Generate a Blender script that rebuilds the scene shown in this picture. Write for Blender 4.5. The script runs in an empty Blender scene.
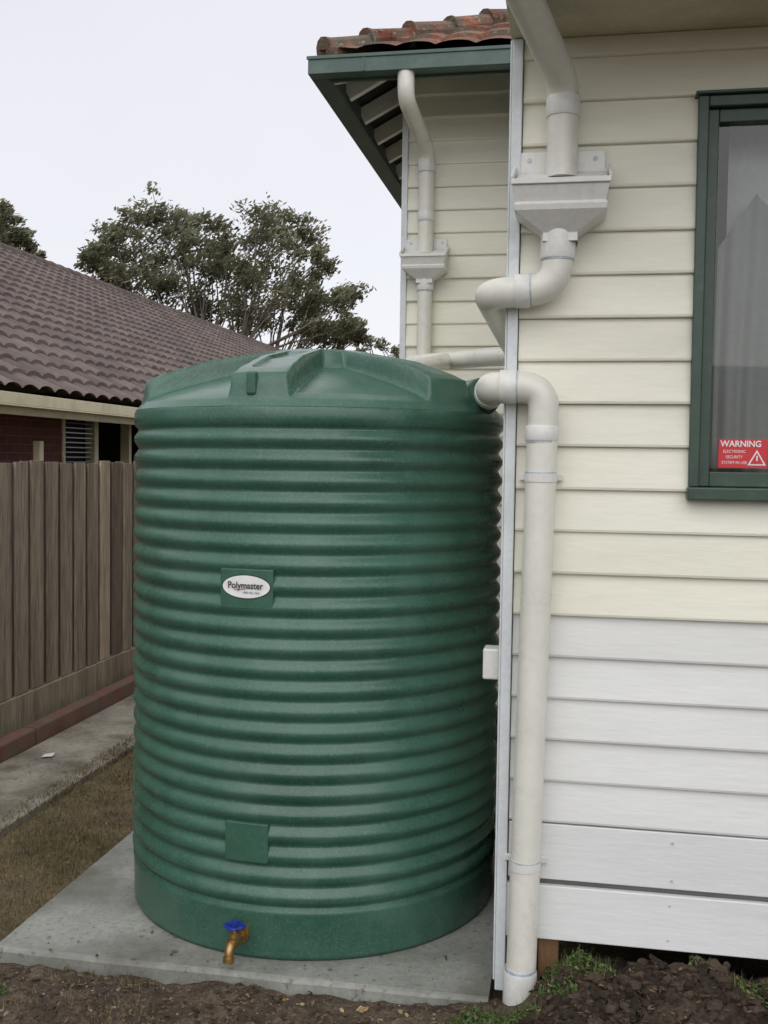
import bpy, math, random
from mathutils import Vector, Matrix, noise
random.seed(7)
S=bpy.context.scene
S.view_settings.view_transform='Standard'; S.view_settings.look='None'; S.view_settings.exposure=0

# ---------------------------------------------------------------- helpers
def empty(name):
    o=bpy.data.objects.new(name,None); o.empty_display_size=.2
    S.collection.objects.link(o); return o
def make(name,verts,faces,mat,parent=None,cols=None,smooth=False,bevel=0):
    me=bpy.data.meshes.new(name); me.from_pydata([tuple(v) for v in verts],[],faces); me.update()
    if cols is not None:
        a=me.color_attributes.new('Col','FLOAT_COLOR','POINT')
        buf=[]
        for c in cols: buf+= [c[0],c[1],c[2],1.0]
        a.data.foreach_set('color',buf)
    if smooth:
        me.polygons.foreach_set('use_smooth',[True]*len(me.polygons))
    o=bpy.data.objects.new(name,me); S.collection.objects.link(o)
    if mat: me.materials.append(mat)
    if parent: o.parent=parent
    if bevel:
        b=o.modifiers.new('b','BEVEL'); b.width=bevel; b.segments=2; b.limit_method='ANGLE'
    return o
BF=[(0,1,3,2),(4,6,7,5),(0,4,5,1),(2,3,7,6),(0,2,6,4),(1,5,7,3)]
class MB:
    def __init__(s): s.v=[];s.f=[];s.c=[]
    def add(s,v,f,c=(1,1,1)):
        n=len(s.v); s.v+=list(v); s.f+=[tuple(i+n for i in q) for q in f]
        if callable(c): s.c+=[c(p) for p in v]
        else: s.c+=[c]*len(v)
    def box(s,x0,x1,y0,y1,z0,z1,c=(1,1,1)):
        v=[(x,y,z) for x in(x0,x1) for y in(y0,y1) for z in(z0,z1)]
        s.add(v,BF,c)
    def beam(s,a,b,w,h,c=(1,1,1)):
        a=Vector(a);b=Vector(b);d=(b-a).normalized()
        sd=d.cross(Vector((0,0,1)))
        sd = sd.normalized() if sd.length>1e-4 else Vector((1,0,0))
        up=sd.cross(d).normalized()
        v=[p+sd*sx*w/2+up*sz*h/2 for p in(a,b) for sx in(-1,1) for sz in(-1,1)]
        s.add(v,BF,c)
    def make(s,name,mat,parent=None,**k): return make(name,s.v,s.f,mat,parent,cols=s.c,**k)
def box(name,x0,x1,y0,y1,z0,z1,mat,parent=None,bevel=.003):
    m=MB(); m.box(x0,x1,y0,y1,z0,z1); return m.make(name,mat,parent,bevel=bevel)
def sweep(pts,r,seg=20,caps=True):
    pts=[Vector(p) for p in pts]
    rs=r if isinstance(r,(list,tuple)) else [r]*len(pts)
    V=[];F=[]
    t=(pts[1]-pts[0]).normalized()
    u=t.cross(Vector((0,0,1)))
    if u.length<1e-3: u=t.cross(Vector((0,1,0)))
    u.normalize()
    for i,p in enumerate(pts):
        if i==0: tn=(pts[1]-pts[0]).normalized()
        elif i==len(pts)-1: tn=(pts[-1]-pts[-2]).normalized()
        else: tn=((pts[i+1]-p).normalized()+(p-pts[i-1]).normalized()).normalized()
        u=(u-tn*u.dot(tn)).normalized(); w=tn.cross(u)
        for k in range(seg):
            a=2*math.pi*k/seg
            V.append(p+(u*math.cos(a)+w*math.sin(a))*rs[i])
    n=len(pts)
    for i in range(n-1):
        for k in range(seg):
            k2=(k+1)%seg
            F.append((i*seg+k,i*seg+k2,(i+1)*seg+k2,(i+1)*seg+k))
    if caps:
        F.append(tuple(reversed(range(seg)))); F.append(tuple(range((n-1)*seg,n*seg)))
    return V,F
def fillet(pts,t=.08,n=8):
    pts=[Vector(p) for p in pts]; out=[pts[0]]
    for i in range(1,len(pts)-1):
        P=pts[i];A=pts[i-1]-P;B=pts[i+1]-P
        tt=min(t,A.length*.49,B.length*.49)
        a=P+A.normalized()*tt;b=P+B.normalized()*tt
        for k in range(n+1):
            s=k/n; out.append(a*(1-s)**2+P*2*s*(1-s)+b*s*s)
    out.append(pts[-1]); return out
def tube(name,pts,r,mat,parent=None,fl=.08,seg=24):
    v,f=sweep(fillet(pts,fl),r,seg)
    o=make(name,v,f,mat,parent,smooth=True)
    m=o.modifiers.new('es','EDGE_SPLIT'); m.split_angle=math.radians(50)
    return o

# ---------------------------------------------------------------- materials
def M(name,color=(.5,.5,.5),rough=.6,attr=False,ns=6,na=.12,ns2=60,na2=.06,bs=80,bump=.1,bd=.002,spec=.5,metal=0,dirt=None,dirt_s=3,dirt_lo=.55,dirt_hi=.75,stretch=(1,1,1),rvar=.0,speck=None,speck_s=150,sp_lo=.66,sp_hi=.72,sp_mx=.7,streak=None):
    m=bpy.data.materials.new(name); m.use_nodes=True; N=m.node_tree.nodes; L=m.node_tree.links
    P=N['Principled BSDF']; P.inputs['Roughness'].default_value=rough
    P.inputs['Specular IOR Level'].default_value=spec; P.inputs['Metallic'].default_value=metal
    tc=N.new('ShaderNodeTexCoord'); mp=N.new('ShaderNodeMapping'); mp.inputs['Scale'].default_value=stretch
    L.new(tc.outputs['Object'],mp.inputs['Vector'])
    def nz(sc,det=5,vec=None):
        n=N.new('ShaderNodeTexNoise'); n.inputs['Scale'].default_value=sc; n.inputs['Detail'].default_value=det
        n.inputs['Roughness'].default_value=.6
        L.new(vec or mp.outputs[0],n.inputs['Vector']); return n
    def mr(src,lo,hi,a=.3,b=.7):
        r=N.new('ShaderNodeMapRange'); r.inputs['From Min'].default_value=a; r.inputs['From Max'].default_value=b
        r.inputs['To Min'].default_value=lo; r.inputs['To Max'].default_value=hi
        L.new(src,r.inputs['Value']); return r.outputs[0]
    n1=nz(ns); n2=nz(ns2)
    mul=N.new('ShaderNodeMath'); mul.operation='MULTIPLY'
    L.new(mr(n1.outputs['Fac'],1-na,1+na),mul.inputs[0]); L.new(mr(n2.outputs['Fac'],1-na2,1+na2),mul.inputs[1])
    vm=N.new('ShaderNodeVectorMath'); vm.operation='SCALE'
    L.new(mul.outputs[0],vm.inputs['Scale'])
    if attr:
        at=N.new('ShaderNodeAttribute'); at.attribute_name='Col'; L.new(at.outputs['Color'],vm.inputs[0])
    else: vm.inputs[0].default_value=color
    out=vm.outputs[0]
    def over(out,col,sc,lo,hi,det,mx_=1,vec=None):
        n3=nz(sc,det,vec); f=mr(n3.outputs['Fac'],0,mx_,lo,hi)
        mx=N.new('ShaderNodeMix'); mx.data_type='RGBA'
        L.new(f,mx.inputs['Factor']); L.new(out,mx.inputs[6]); mx.inputs[7].default_value=(*col,1); return mx.outputs[2]
    if dirt: out=over(out,dirt,dirt_s,dirt_lo,dirt_hi,8)
    if streak:
        mp2=N.new('ShaderNodeMapping'); mp2.inputs['Scale'].default_value=(14,14,.8); L.new(tc.outputs['Object'],mp2.inputs['Vector'])
        out=over(out,streak,1.0,.52,.85,4,.6,mp2.outputs[0])
    if speck: out=over(out,speck,speck_s,sp_lo,sp_hi,2,sp_mx)
    L.new(out,P.inputs['Base Color'])
    if rvar: L.new(mr(n1.outputs['Fac'],rough-rvar,rough+rvar),P.inputs['Roughness'])
    if bump:
        nb=nz(bs,6); b=N.new('ShaderNodeBump'); b.inputs['Strength'].default_value=bump; b.inputs['Distance'].default_value=bd
        L.new(nb.outputs['Fac'],b.inputs['Height']); L.new(b.outputs[0],P.inputs['Normal'])
    return m
CREAM=(.815,.80,.69); WHITE=(.745,.75,.735)
m_wall=M('painted_weatherboard',attr=True,rough=.5,ns=2.5,na=.05,ns2=25,na2=.03,bs=40,bump=.25,bd=.004,dirt=(.55,.525,.45),dirt_s=3.5,dirt_lo=.58,dirt_hi=1.1,stretch=(.35,.35,2.2))
m_trim=M('white_trim_paint',(.66,.70,.72),rough=.45,ns=5,na=.09,bs=60,bump=.2,dirt=(.42,.42,.38),dirt_s=8,dirt_lo=.58,dirt_hi=.95)
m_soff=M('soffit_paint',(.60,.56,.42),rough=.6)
m_pvc=M('pvc_pipe',(.72,.71,.64),rough=.32,ns=5,na=.05,ns2=40,na2=.03,bump=.03,dirt=(.50,.48,.39),dirt_s=7,dirt_lo=.56,dirt_hi=.92,rvar=.06)
m_pvcw=M('pvc_fitting',(.72,.72,.69),rough=.32,ns=8,na=.05,bump=.03,dirt=(.50,.49,.43),dirt_s=9,dirt_lo=.58,dirt_hi=.95)
m_ring=M('solvent_primer_ring',(.44,.50,.57),rough=.4,bump=0,ns=30,na=.25)
m_tank=M('tank_polyethylene',(.037,.110,.076),rough=.29,ns=2.2,na=.22,ns2=90,na2=.18,bs=160,bump=.26,bd=.0014,dirt=(.070,.152,.115),dirt_s=5,dirt_lo=.47,dirt_hi=.80,rvar=.10,speck=(.15,.23,.20),speck_s=150,sp_lo=.61,sp_hi=.68,sp_mx=.5,streak=(.070,.140,.108))
m_tank2=M('tank_plate_plastic',(.034,.108,.072),rough=.45,ns=20,na=.12,bump=.1,speck=(.10,.17,.14),speck_s=120,sp_lo=.63,sp_hi=.70,sp_mx=.5)
m_green=M('green_joinery_paint',(.038,.072,.052),rough=.4,ns=9,na=.14,bump=.10,dirt=(.09,.12,.095),dirt_s=14,dirt_lo=.55,dirt_hi=.85)
m_gut=M('green_gutter_steel',(.055,.100,.086),rough=.42,ns=6,na=.15,bump=.03,dirt=(.11,.14,.12),dirt_s=6,dirt_lo=.52,dirt_hi=.85)
m_brass=M('brass',(.42,.27,.11),rough=.42,metal=.9,ns=60,na=.25,bump=.1)
m_blue=M('blue_plastic',(.01,.03,.26),rough=.4,bump=0)
m_label=M('label_white',(.80,.80,.80),rough=.3,bump=0,na=.02)
m_black=M('label_ink',(.03,.03,.03),rough=.4,bump=0)
m_redink=M('label_red',(.5,.03,.03),rough=.4,bump=0)
m_sign=M('sticker_red',(.60,.03,.04),rough=.4,bump=0,na=.04)
m_conc=M('slab_concrete',(.265,.270,.245),rough=.62,ns=1.8,na=.24,ns2=45,na2=.16,bs=150,bump=.35,bd=.003,dirt=(.120,.118,.100),dirt_s=2.2,dirt_lo=.44,dirt_hi=.68,rvar=.18,speck=(.12,.095,.065),speck_s=42,sp_lo=.60,sp_hi=.70)
m_path=M('path_concrete',(.27,.245,.205),rough=.9,ns=3,na=.25,ns2=70,na2=.2,bs=120,bump=.5,bd=.004,dirt=(.125,.105,.08),dirt_s=3.2,dirt_lo=.44,dirt_hi=.64,speck=(.07,.05,.035),speck_s=45,sp_lo=.62,sp_hi=.68)
m_ground=M('soil_and_turf',attr=True,rough=.95,ns=9,na=.35,ns2=70,na2=.35,bs=60,bump=.9,bd=.02,spec=.15)
m_clod=M('soil_clod',attr=True,rough=.95,ns=40,na=.35,ns2=200,na2=.3,bs=120,bump=.9,bd=.006,spec=.1)
m_grass=M('grass_blade',attr=True,rough=.7,ns=4,na=.15,bump=0,spec=.2)
def leafmat():
    m=bpy.data.materials.new('leaf'); m.use_nodes=True; N=m.node_tree.nodes; L=m.node_tree.links
    P=N['Principled BSDF']; P.inputs['Roughness'].default_value=.6; P.inputs['Specular IOR Level'].default_value=.3
    at=N.new('ShaderNodeAttribute'); at.attribute_name='Col'; L.new(at.outputs['Color'],P.inputs['Base Color'])
    t=N.new('ShaderNodeBsdfTranslucent'); L.new(at.outputs['Color'],t.inputs[0])
    mx=N.new('ShaderNodeMixShader'); mx.inputs[0].default_value=.35; L.new(P.outputs[0],mx.inputs[1]); L.new(t.outputs[0],mx.inputs[2])
    L.new(mx.outputs[0],N['Material Output'].inputs[0]); return m
m_leaf=leafmat()
m_bark=M('bark',(.20,.17,.14),rough=.9,ns=4,na=.3,bump=.4,bd=.02)
m_wood=M('weathered_paling',attr=True,rough=.9,ns=3,na=.30,ns2=30,na2=.40,bs=30,bump=.8,bd=.006,stretch=(3,3,.18),spec=.15)
m_stump=M('stump_timber',(.22,.12,.06),rough=.85,ns=20,na=.3,bump=.4,stretch=(4,4,.5))
m_edge=M('painted_edging',(.15,.062,.048),rough=.9,ns=6,na=.3,bump=.6,bd=.005,dirt=(.12,.095,.072),dirt_s=5,dirt_lo=.42,dirt_hi=.66)
m_terr=M('terracotta_tile',attr=True,rough=.9,ns=8,na=.35,ns2=50,na2=.35,bs=50,bump=.7,bd=.01,dirt=(.13,.11,.085),dirt_s=9,dirt_lo=.43,dirt_hi=.60,spec=.25,speck=(.30,.29,.25),speck_s=30,sp_lo=.62,sp_hi=.67)
m_btile=M('brown_concrete_tile',attr=True,rough=.85,ns=2,na=.2,ns2=30,na2=.15,bump=.3,bd=.005,dirt=(.085,.072,.068),dirt_s=1.2,dirt_lo=.5,dirt_hi=.8,spec=.25)
m_cream2=M('cream_fascia',(.60,.55,.37),rough=.5,na=.08,dirt=(.4,.36,.26),dirt_s=4,dirt_lo=.5,dirt_hi=.8)
m_dark=M('dark_lining',(.030,.027,.024),rough=.9)
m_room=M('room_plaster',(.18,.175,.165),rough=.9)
m_curt=M('curtain_fabric',(.30,.30,.30),rough=.9,ns=6,na=.10,bs=400,bump=.2)
m_curt2=M('sheer_curtain_fabric',(.60,.61,.62),rough=.9,ns=3,na=.08)
def glassmat():
    m=bpy.data.materials.new('window_glass'); m.use_nodes=True; N=m.node_tree.nodes; L=m.node_tree.links
    N.remove(N['Principled BSDF']); o=N['Material Output']
    t=N.new('ShaderNodeBsdfTransparent'); t.inputs[0].default_value=(.86,.9,.88,1)
    g=N.new('ShaderNodeBsdfGlossy'); g.inputs['Roughness'].default_value=.02
    f=N.new('ShaderNodeFresnel'); f.inputs[0].default_value=1.5
    ad=N.new('ShaderNodeMath'); ad.operation='ADD'; ad.inputs[1].default_value=.02; L.new(f.outputs[0],ad.inputs[0])
    mx=N.new('ShaderNodeMixShader'); L.new(ad.outputs[0],mx.inputs[0]); L.new(t.outputs[0],mx.inputs[1]); L.new(g.outputs[0],mx.inputs[2])
    L.new(mx.outputs[0],o.inputs[0]); return m
m_glass=glassmat()
def brickmat():
    m=bpy.data.materials.new('red_brick'); m.use_nodes=True; N=m.node_tree.nodes; L=m.node_tree.links; P=N['Principled BSDF']
    tc=N.new('ShaderNodeTexCoord'); sp=N.new('ShaderNodeSeparateXYZ'); cb=N.new('ShaderNodeCombineXYZ')
    L.new(tc.outputs['Object'],sp.inputs[0]); ad=N.new('ShaderNodeMath'); L.new(sp.outputs[0],ad.inputs[0]); L.new(sp.outputs[1],ad.inputs[1])
    L.new(ad.outputs[0],cb.inputs[0]); L.new(sp.outputs[2],cb.inputs[1])
    b=N.new('ShaderNodeTexBrick'); b.inputs['Scale'].default_value=1; b.inputs['Brick Width'].default_value=.24; b.inputs['Row Height'].default_value=.086
    b.inputs['Mortar Size'].default_value=.006
    b.inputs['Color1'].default_value=(.15,.045,.032,1); b.inputs['Color2'].default_value=(.10,.032,.026,1); b.inputs['Mortar'].default_value=(.15,.11,.09,1)
    L.new(cb.outputs[0],b.inputs['Vector']); L.new(b.outputs[0],P.inputs['Base Color']); P.inputs['Roughness'].default_value=.85
    bp=N.new('ShaderNodeBump'); bp.invert=True; bp.inputs['Distance'].default_value=.006; L.new(b.outputs['Fac'],bp.inputs['Height']); L.new(bp.outputs[0],P.inputs['Normal'])
    return m
m_brick=brickmat()

# ---------------------------------------------------------------- ground
def fbm(x,y,s,o=4): return noise.fractal(Vector((x*s,y*s,1.7)),1,2,o)
def sm(a,b,x):
    t=max(0,min(1,(x-a)/(b-a))); return t*t*(3-2*t)
SLAB=(-1.94,-.235,3.25,5.12)
def gh(x,y):
    z=-.055+.012*fbm(x,y,1.5)
    if x<-3.2: z+=.04*sm(-3.2,-3.3,x)
    if SLAB[0]+.02<x<SLAB[1]-.02 and SLAB[2]+.02<y<SLAB[3]-.02: return -.10
    if -3.18<x<-2.56: return -.075
    f=sm(3.4,3.25,y)*sm(-2.3,-1.9,x)
    z+=f*(.012+.026*fbm(x,y,5)+.012*fbm(x+9,y,22))
    g=sm(-.18,.06,x)*sm(3.75,3.3,y)*sm(2.2,2.95,y)
    z+=g*(.160+.045*fbm(x,y,4)+.025*fbm(x,y,14)+.012*fbm(x,y,40))
    g2=sm(-.5,-.22,x)*sm(3.4,3.2,y)*(1-sm(-.1,.1,x)); z+=g2*.045
    return z
def gcol(x,y):
    n=fbm(x,y,2.2)*.5+.5; n2=fbm(x+30,y-4,9)*.5+.5
    turf=Vector((.115,.092,.046))*(1-n)+Vector((.165,.125,.078))*n
    soil=Vector((.058,.044,.034))*(1-n2)+Vector((.145,.113,.084))*n2
    f=sm(3.5,3.22,y)*sm(-2.6,-1.9,x+.25*(n-.5))
    f=max(f,sm(-.3,-.2,x)*sm(4,3.4,y)); f=max(f,sm(-3.15,-3.25,x)*sm(-3.6,-3.3,x)*.8)
    f=max(f,.6*sm(.55,.8,n2)*sm(2.6,3.0,y))
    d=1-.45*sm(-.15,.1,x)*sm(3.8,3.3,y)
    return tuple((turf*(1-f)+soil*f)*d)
def axis(lo,hi,st,ext):
    a=[];x=lo
    while x<hi: a.append(x); x+=st
    d=st; p=lo; L=[]
    while p>-ext: d*=1.35; p-=d; L.append(p)
    d=st; p=a[-1]; R=[]
    while p<ext: d*=1.35; p+=d; R.append(p)
    return L[::-1]+a+R
xs=axis(-3.8,1.6,.022,420)
L_=[]; d=.02; q=2.7
while q>-420: d*=1.35; q-=d; L_.append(q)
ys=L_[::-1]; p=2.7
while p<3.45: ys.append(p); p+=.015
while p<7.2: ys.append(p); p+=.03
d=.03
while p<420: ys.append(p); d*=1.35; p+=d
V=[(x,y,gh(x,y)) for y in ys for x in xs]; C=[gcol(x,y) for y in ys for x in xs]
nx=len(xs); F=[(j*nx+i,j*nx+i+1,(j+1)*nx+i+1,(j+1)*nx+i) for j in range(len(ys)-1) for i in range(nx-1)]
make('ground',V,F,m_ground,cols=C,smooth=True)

n=60
sv=[];sf=[]
for i in range(n+1):
    x=SLAB[0]+(SLAB[1]-SLAB[0])*i/n; e=.006*noise.noise(Vector((x*5,3,0)))+.003*noise.noise(Vector((x*30,7,0)))
    for (yy,zz) in ((SLAB[3],-.12),(SLAB[3],0),(SLAB[2]+.016,0),(SLAB[2]+.006+e,-.004),(SLAB[2]+e,-.014),(SLAB[2]+e*1.5,-.12)): sv.append((x,yy,zz))
for i in range(n):
    for k in range(5): sf.append((6*i+k,6*i+k+1,6*i+7+k,6*i+6+k))
sf+=[(5,4,3,2,1,0),tuple(range(6*n,6*n+6))]
make('concrete_slab',sv,sf,m_conc)
path=MB()
y=1.0
while y<16: path.box(-3.155,-2.585,y,y+1.49,-.1,-.040+.004*random.random()); y+=1.5
path.make('concrete_path',m_path,bevel=.008)
ed=MB(); y=1
while y<16: ed.box(-3.26,-3.165,y,y+2.38,-.1,.055+.006*random.random()); y+=2.4
ed.make('garden_edging',m_edge,bevel=.012)

g=MB()
def blade(mb,x,y,z,h,w,c,lean=.6):
    a=random.random()*6.283; dx,dy=math.cos(a)*w,math.sin(a)*w
    b=random.random()*6.283; l=h*lean*random.random()
    tip=(x+math.cos(b)*l,y+math.sin(b)*l,z+h)
    mb.add([(x-dx,y-dy,z-.004),(x+dx,y+dy,z-.004),tip],[(0,1,2)],c)
cols=[(.13,.115,.052),(.18,.145,.08),(.10,.098,.042),(.25,.195,.12),(.17,.12,.075),(.085,.095,.038)]
cnt=0
while cnt<24000:
    x=random.uniform(-2.68,-1.93); y=3.0+6.5*random.random()**1.5
    n=fbm(x,y,2.2)*.5+.5
    if random.random()>.2+1.0*(1-n): continue
    c=random.choice(cols) if n>.40 else random.choice(cols[:3]+cols[5:])
    blade(g,x,y,gh(x,y) if x>-2.56 else -.04,random.uniform(.008,.028),.0020+.0006*(y-3),c,1.0); cnt+=1
for k in range(2600):
    x=random.uniform(-2.3,-1.1)-random.random()*.3; y=random.uniform(2.9,3.24)
    if fbm(x,y,4)<.02: continue
    blade(g,x,y,gh(x,y),random.uniform(.01,.03),.0022,random.choice(cols))
for k in range(5000):
    x=random.uniform(-2.5,-.3); y=random.uniform(5.2,8)
    blade(g,x,y,gh(x,y),random.uniform(.015,.05),.003,random.choice(cols))
g.make('grass',m_grass)
w=MB()
def weed(cx,cy,n,rad,hmax):
    for k in range(n):
        a=random.random()*6.283; r=rad*math.sqrt(random.random()); x=cx+math.cos(a)*r; y=cy+math.sin(a)*r*.7
        z=gh(x,y)+random.random()*hmax*(1-r/rad*.6)
        s=random.uniform(.004,.010); nrm=Vector((random.gauss(0,.6),random.gauss(0,.6),1)).normalized()
        u=nrm.cross(Vector((math.cos(a),math.sin(a),.1))).normalized(); v2=nrm.cross(u)
        p=Vector((x,y,z)); c=random.choice([(.07,.125,.035),(.10,.165,.045),(.055,.095,.03),(.13,.17,.06)])
        w.add([p-u*s,p+v2*s*.5-u*.2*s,p+u*s,p-v2*s*.5],[(0,1,2,3)],c)
    for k in range(n//3):
        a=random.random()*6.283; r=rad*math.sqrt(random.random()); x=cx+math.cos(a)*r; y=cy+math.sin(a)*r*.7
        blade(w,x,y,gh(x,y),random.uniform(.015,hmax+.02),.0020,random.choice([(.08,.12,.035),(.11,.15,.045),(.16,.15,.08)]))
weed(-.24,3.13,420,.09,.025); weed(-.13,3.08,420,.11,.03); weed(-.30,3.06,220,.10,.02); weed(-.02,3.16,160,.06,.025)
weed(.07,3.28,420,.09,.055); weed(-.02,3.28,200,.05,.045); weed(.60,3.22,360,.12,.035); weed(.72,3.10,300,.11,.03)
weed(-1.85,3.05,300,.07,.02); weed(.42,3.28,90,.05,.025)
w.make('weeds',m_grass)
import bmesh
bm=bmesh.new(); bmesh.ops.create_icosphere(bm,subdivisions=2,radius=1); iv=[v.co.copy() for v in bm.verts]; jf=[tuple(v.index for v in f.verts) for f in bm.faces]
bm.free()
def lumps(mb,n,xr,yr,smin,smax,pal,zo=0,pw=3):
    for k in range(n):
        x=random.uniform(*xr); y=random.uniform(*yr); s=smin+(smax-smin)*random.random()**pw
        p=Vector((x,y,gh(x,y)+s*.05+zo)); q=Vector((random.random()*99,)*3)
        R=Matrix.Rotation(random.random()*6,3,'Z')@Matrix.Rotation(random.gauss(0,.4),3,'X')
        sc=Vector((random.uniform(.7,1.5),random.uniform(.6,1.1),random.uniform(.35,.75)))
        mb.add([p+R@Vector((v.x*sc.x,v.y*sc.y,v.z*sc.z))*s*(1+.9*noise.noise(v*1.1+q)+.5*noise.noise(v*3+q)) for v in iv],jf,random.choice(pal))
cl=MB()
pal=[(.045,.032,.024),(.060,.044,.034),(.036,.027,.021),(.078,.058,.044)]
lumps(cl,2400,(-.1,1.3),(2.85,3.34),.003,.030,pal,0,5)
pal2=[(.075,.057,.043),(.105,.082,.062),(.060,.046,.035),(.135,.108,.084)]
lumps(cl,1700,(-2.0,-.2),(2.9,3.24),.002,.012,pal2,0,4)
cl.make('soil_clods',m_clod)
gv=MB(); lumps(gv,320,(-2.0,-.1),(2.9,3.24),.002,.007,[(.25,.22,.17),(.18,.16,.13),(.30,.26,.18)])
lumps(gv,7,(-.95,-.45),(3.10,3.22),.008,.020,[(.42,.32,.17)])
gv.make('gravel',m_clod)
lf=MB()
for k in range(1350):
    if k<220: x=random.uniform(-3.15,-2.0); y=random.uniform(3.8,9); z=-.034 if x<-2.585 else gh(x,y)+.02
    elif k<290: x=random.uniform(-3.38,-3.27); y=random.uniform(4,9); z=gh(x,y)+.004
    elif k<900: x=random.uniform(-2.,-.2); y=random.uniform(2.9,3.23); z=gh(x,y)+.008
    elif k<930: x=random.uniform(-1.93,-.3); y=random.uniform(3.26,3.5); z=.002
    else: x=random.uniform(-.1,1.2); y=random.uniform(2.9,3.3); z=gh(x,y)+.012
    a=random.random()*6.28; s=random.uniform(.004,.015); u=Vector((math.cos(a),math.sin(a),random.uniform(-.2,.2)))*s; v2=Vector((-math.sin(a),math.cos(a),random.uniform(-.3,.3)))*s*random.uniform(.2,.5)
    p=Vector((x,y,z+.003)); lf.add([p-u,p+v2,p+u,p-v2],[(0,1,2,3)],random.choice([(.20,.13,.07),(.12,.07,.04),(.26,.19,.11),(.09,.06,.04),(.16,.12,.08)]))
lf.make('fallen_leaves',m_leaf)
sc=MB(); sc.add([(-2.98,5.50,-.03),(-2.92,5.52,-.028),(-2.93,5.57,-.020),(-2.99,5.56,-.03)],[(0,1,2,3)],(.7,.7,.7)); sc.make('paper_scrap',m_grass)

# ---------------------------------------------------------------- weatherboard house
H=empty('weatherboard_house')
def boards(name,p0,p1,n,z0,z1,pitch,colf,parent,hole=None):
    p0=Vector(p0);p1=Vector(p1);d=(p1-p0);Ln=d.length;d.normalize();n=Vector(n); mb=MB()
    z=z0
    while z<z1-1e-4:
        zt=min(z+pitch,z1); jit=random.uniform(-.002,.002); c0=colf(z); t=1+random.uniform(-.03,.02); yl=random.uniform(-.02,.02); c=(c0[0]*t,c0[1]*t,c0[2]*(t+yl))
        def off(h): return .025-.018*(h-z)/pitch+jit
        def piece(a,b,s0,s1):
            pr=[(0,a),(off(a)-.008,a),(off(a)-.003,a+.002),(off(a+.008),a+.009),(off(b),b),(0,b)]
            V=[];ns_=max(1,int((s1-s0)/.25)); 
            for q_ in range(ns_+1):
                s=s0+(s1-s0)*q_/ns_; wob=.0026*noise.noise(Vector((s*1.1,z*9,p0.x*3)))
                for o_,h in pr:
                    q=p0+d*s+n*(o_+(wob if o_>0 else 0)); V.append((q.x,q.y,h+(wob*.8 if a==z and h<a+.01 else 0)))
            F=[(q_*6+i,q_*6+i+1,q_*6+i+7,q_*6+i+6) for q_ in range(ns_) for i in range(5)]+[(5,4,3,2,1,0),tuple(range(ns_*6,ns_*6+6))]
            mb.add(V,F,c)
        segs=[]
        if hole and z<hole[3] and zt>hole[2]:
            if hole[0]>0: segs.append((z,zt,0,hole[0]))
            segs.append((z,zt,hole[1],Ln))
            if z<hole[2]-.004: segs.append((z,hole[2],hole[0],hole[1]))
            if zt>hole[3]+.004: segs.append((hole[3],zt,hole[0],hole[1]))
        else: segs.append((z,zt,0,Ln))
        for sg in segs: piece(*sg)
        z+=pitch
    return mb.make(name,m_wall,parent)
YW=3.35; XR=4.2
PIT=.1325
def frontcol(z): return WHITE if z<1.21 else CREAM
WX0,WX1,WZ0,WZ1=.338,1.62,1.590,2.800
boards('front_weatherboards',(-.185,YW),(XR,YW),(0,-1),.555,3.0,PIT,frontcol,H,hole=(WX0+.02+.185,WX1-.02+.185,WZ0+.03,WZ1-.02))
boards('side_weatherboards',(-.2,6.18),(-.2,YW+.01),(-1,0),.25,3.4,PIT,lambda z:CREAM,H)
pl=MB(); pl.box(-.185,XR,YW-.022,YW,.372,.551,(.74,.75,.75)); pl.box(-.19,XR,YW-.026,YW-.002,.178,.352,(.74,.75,.75))
pl.make('plinth_boards',m_wall,H,bevel=.003)
nl=MB()
for xx in (-.12,.32,.78,1.24):
    for zz in (.40,.52,.21,.32): nl.add(*sweep([(xx+.004*math.sin(zz*50),YW-.024,zz),(xx+.004*math.sin(zz*50),YW-.0275,zz)],.004,8),(.5,.5,.48))
nl.make('nail_heads',m_wall,H)
box('corner_trim',-.220,-.188,YW-.036,YW+.02,.0,2.999,m_trim,H)
box('corner_trim_side',-.227,-.2205,YW-.030,YW+.07,.03,2.998,m_trim,H)
box('floor_framing',-.195,XR,YW+.03,6.15,.22,.30,m_dark,H,0)
box('subfloor_back_wall',-.19,XR,4.6,4.65,-.1,.22,m_dark,H,0)
box('stump',-.085,-.02,YW+.01,YW+.1,-.1,.22,m_stump,H,.004)
box('stump.001',1.5,1.6,YW+.03,YW+.13,-.1,.22,m_stump,H,.004)
ln=MB()
ln.box(-.195,WX0+.02,YW+.002,YW+.07,.3,3.0); ln.box(WX1-.02,XR,YW+.002,YW+.07,.3,3.0)
ln.box(WX0+.02,WX1-.02,YW+.002,YW+.07,.3,WZ0+.02); ln.box(WX0+.02,WX1-.02,YW+.002,YW+.07,WZ1-.02,3.0)
ln.box(-.195,-.12,YW+.072,6.15,.3,3.0); ln.box(XR-.08,XR,YW+.072,6.15,.25,3.2); ln.box(-.11,XR-.09,6.1,6.15,.25,3.2)
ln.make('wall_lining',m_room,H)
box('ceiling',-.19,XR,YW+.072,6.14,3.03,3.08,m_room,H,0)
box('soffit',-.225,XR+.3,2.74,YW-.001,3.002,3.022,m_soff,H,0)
box('front_fascia',-.23,XR+.3,2.715,2.738,2.99,3.16,m_green,H)
gt=MB(); gt.box(-.26,XR+.3,2.59,2.605,3.03,3.15); gt.box(-.26,XR+.3,2.605,2.713,3.03,3.045); gt.box(-.26,-.245,2.605,2.713,3.0455,3.15)
gt.make('front_gutter',m_gut,H)
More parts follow.
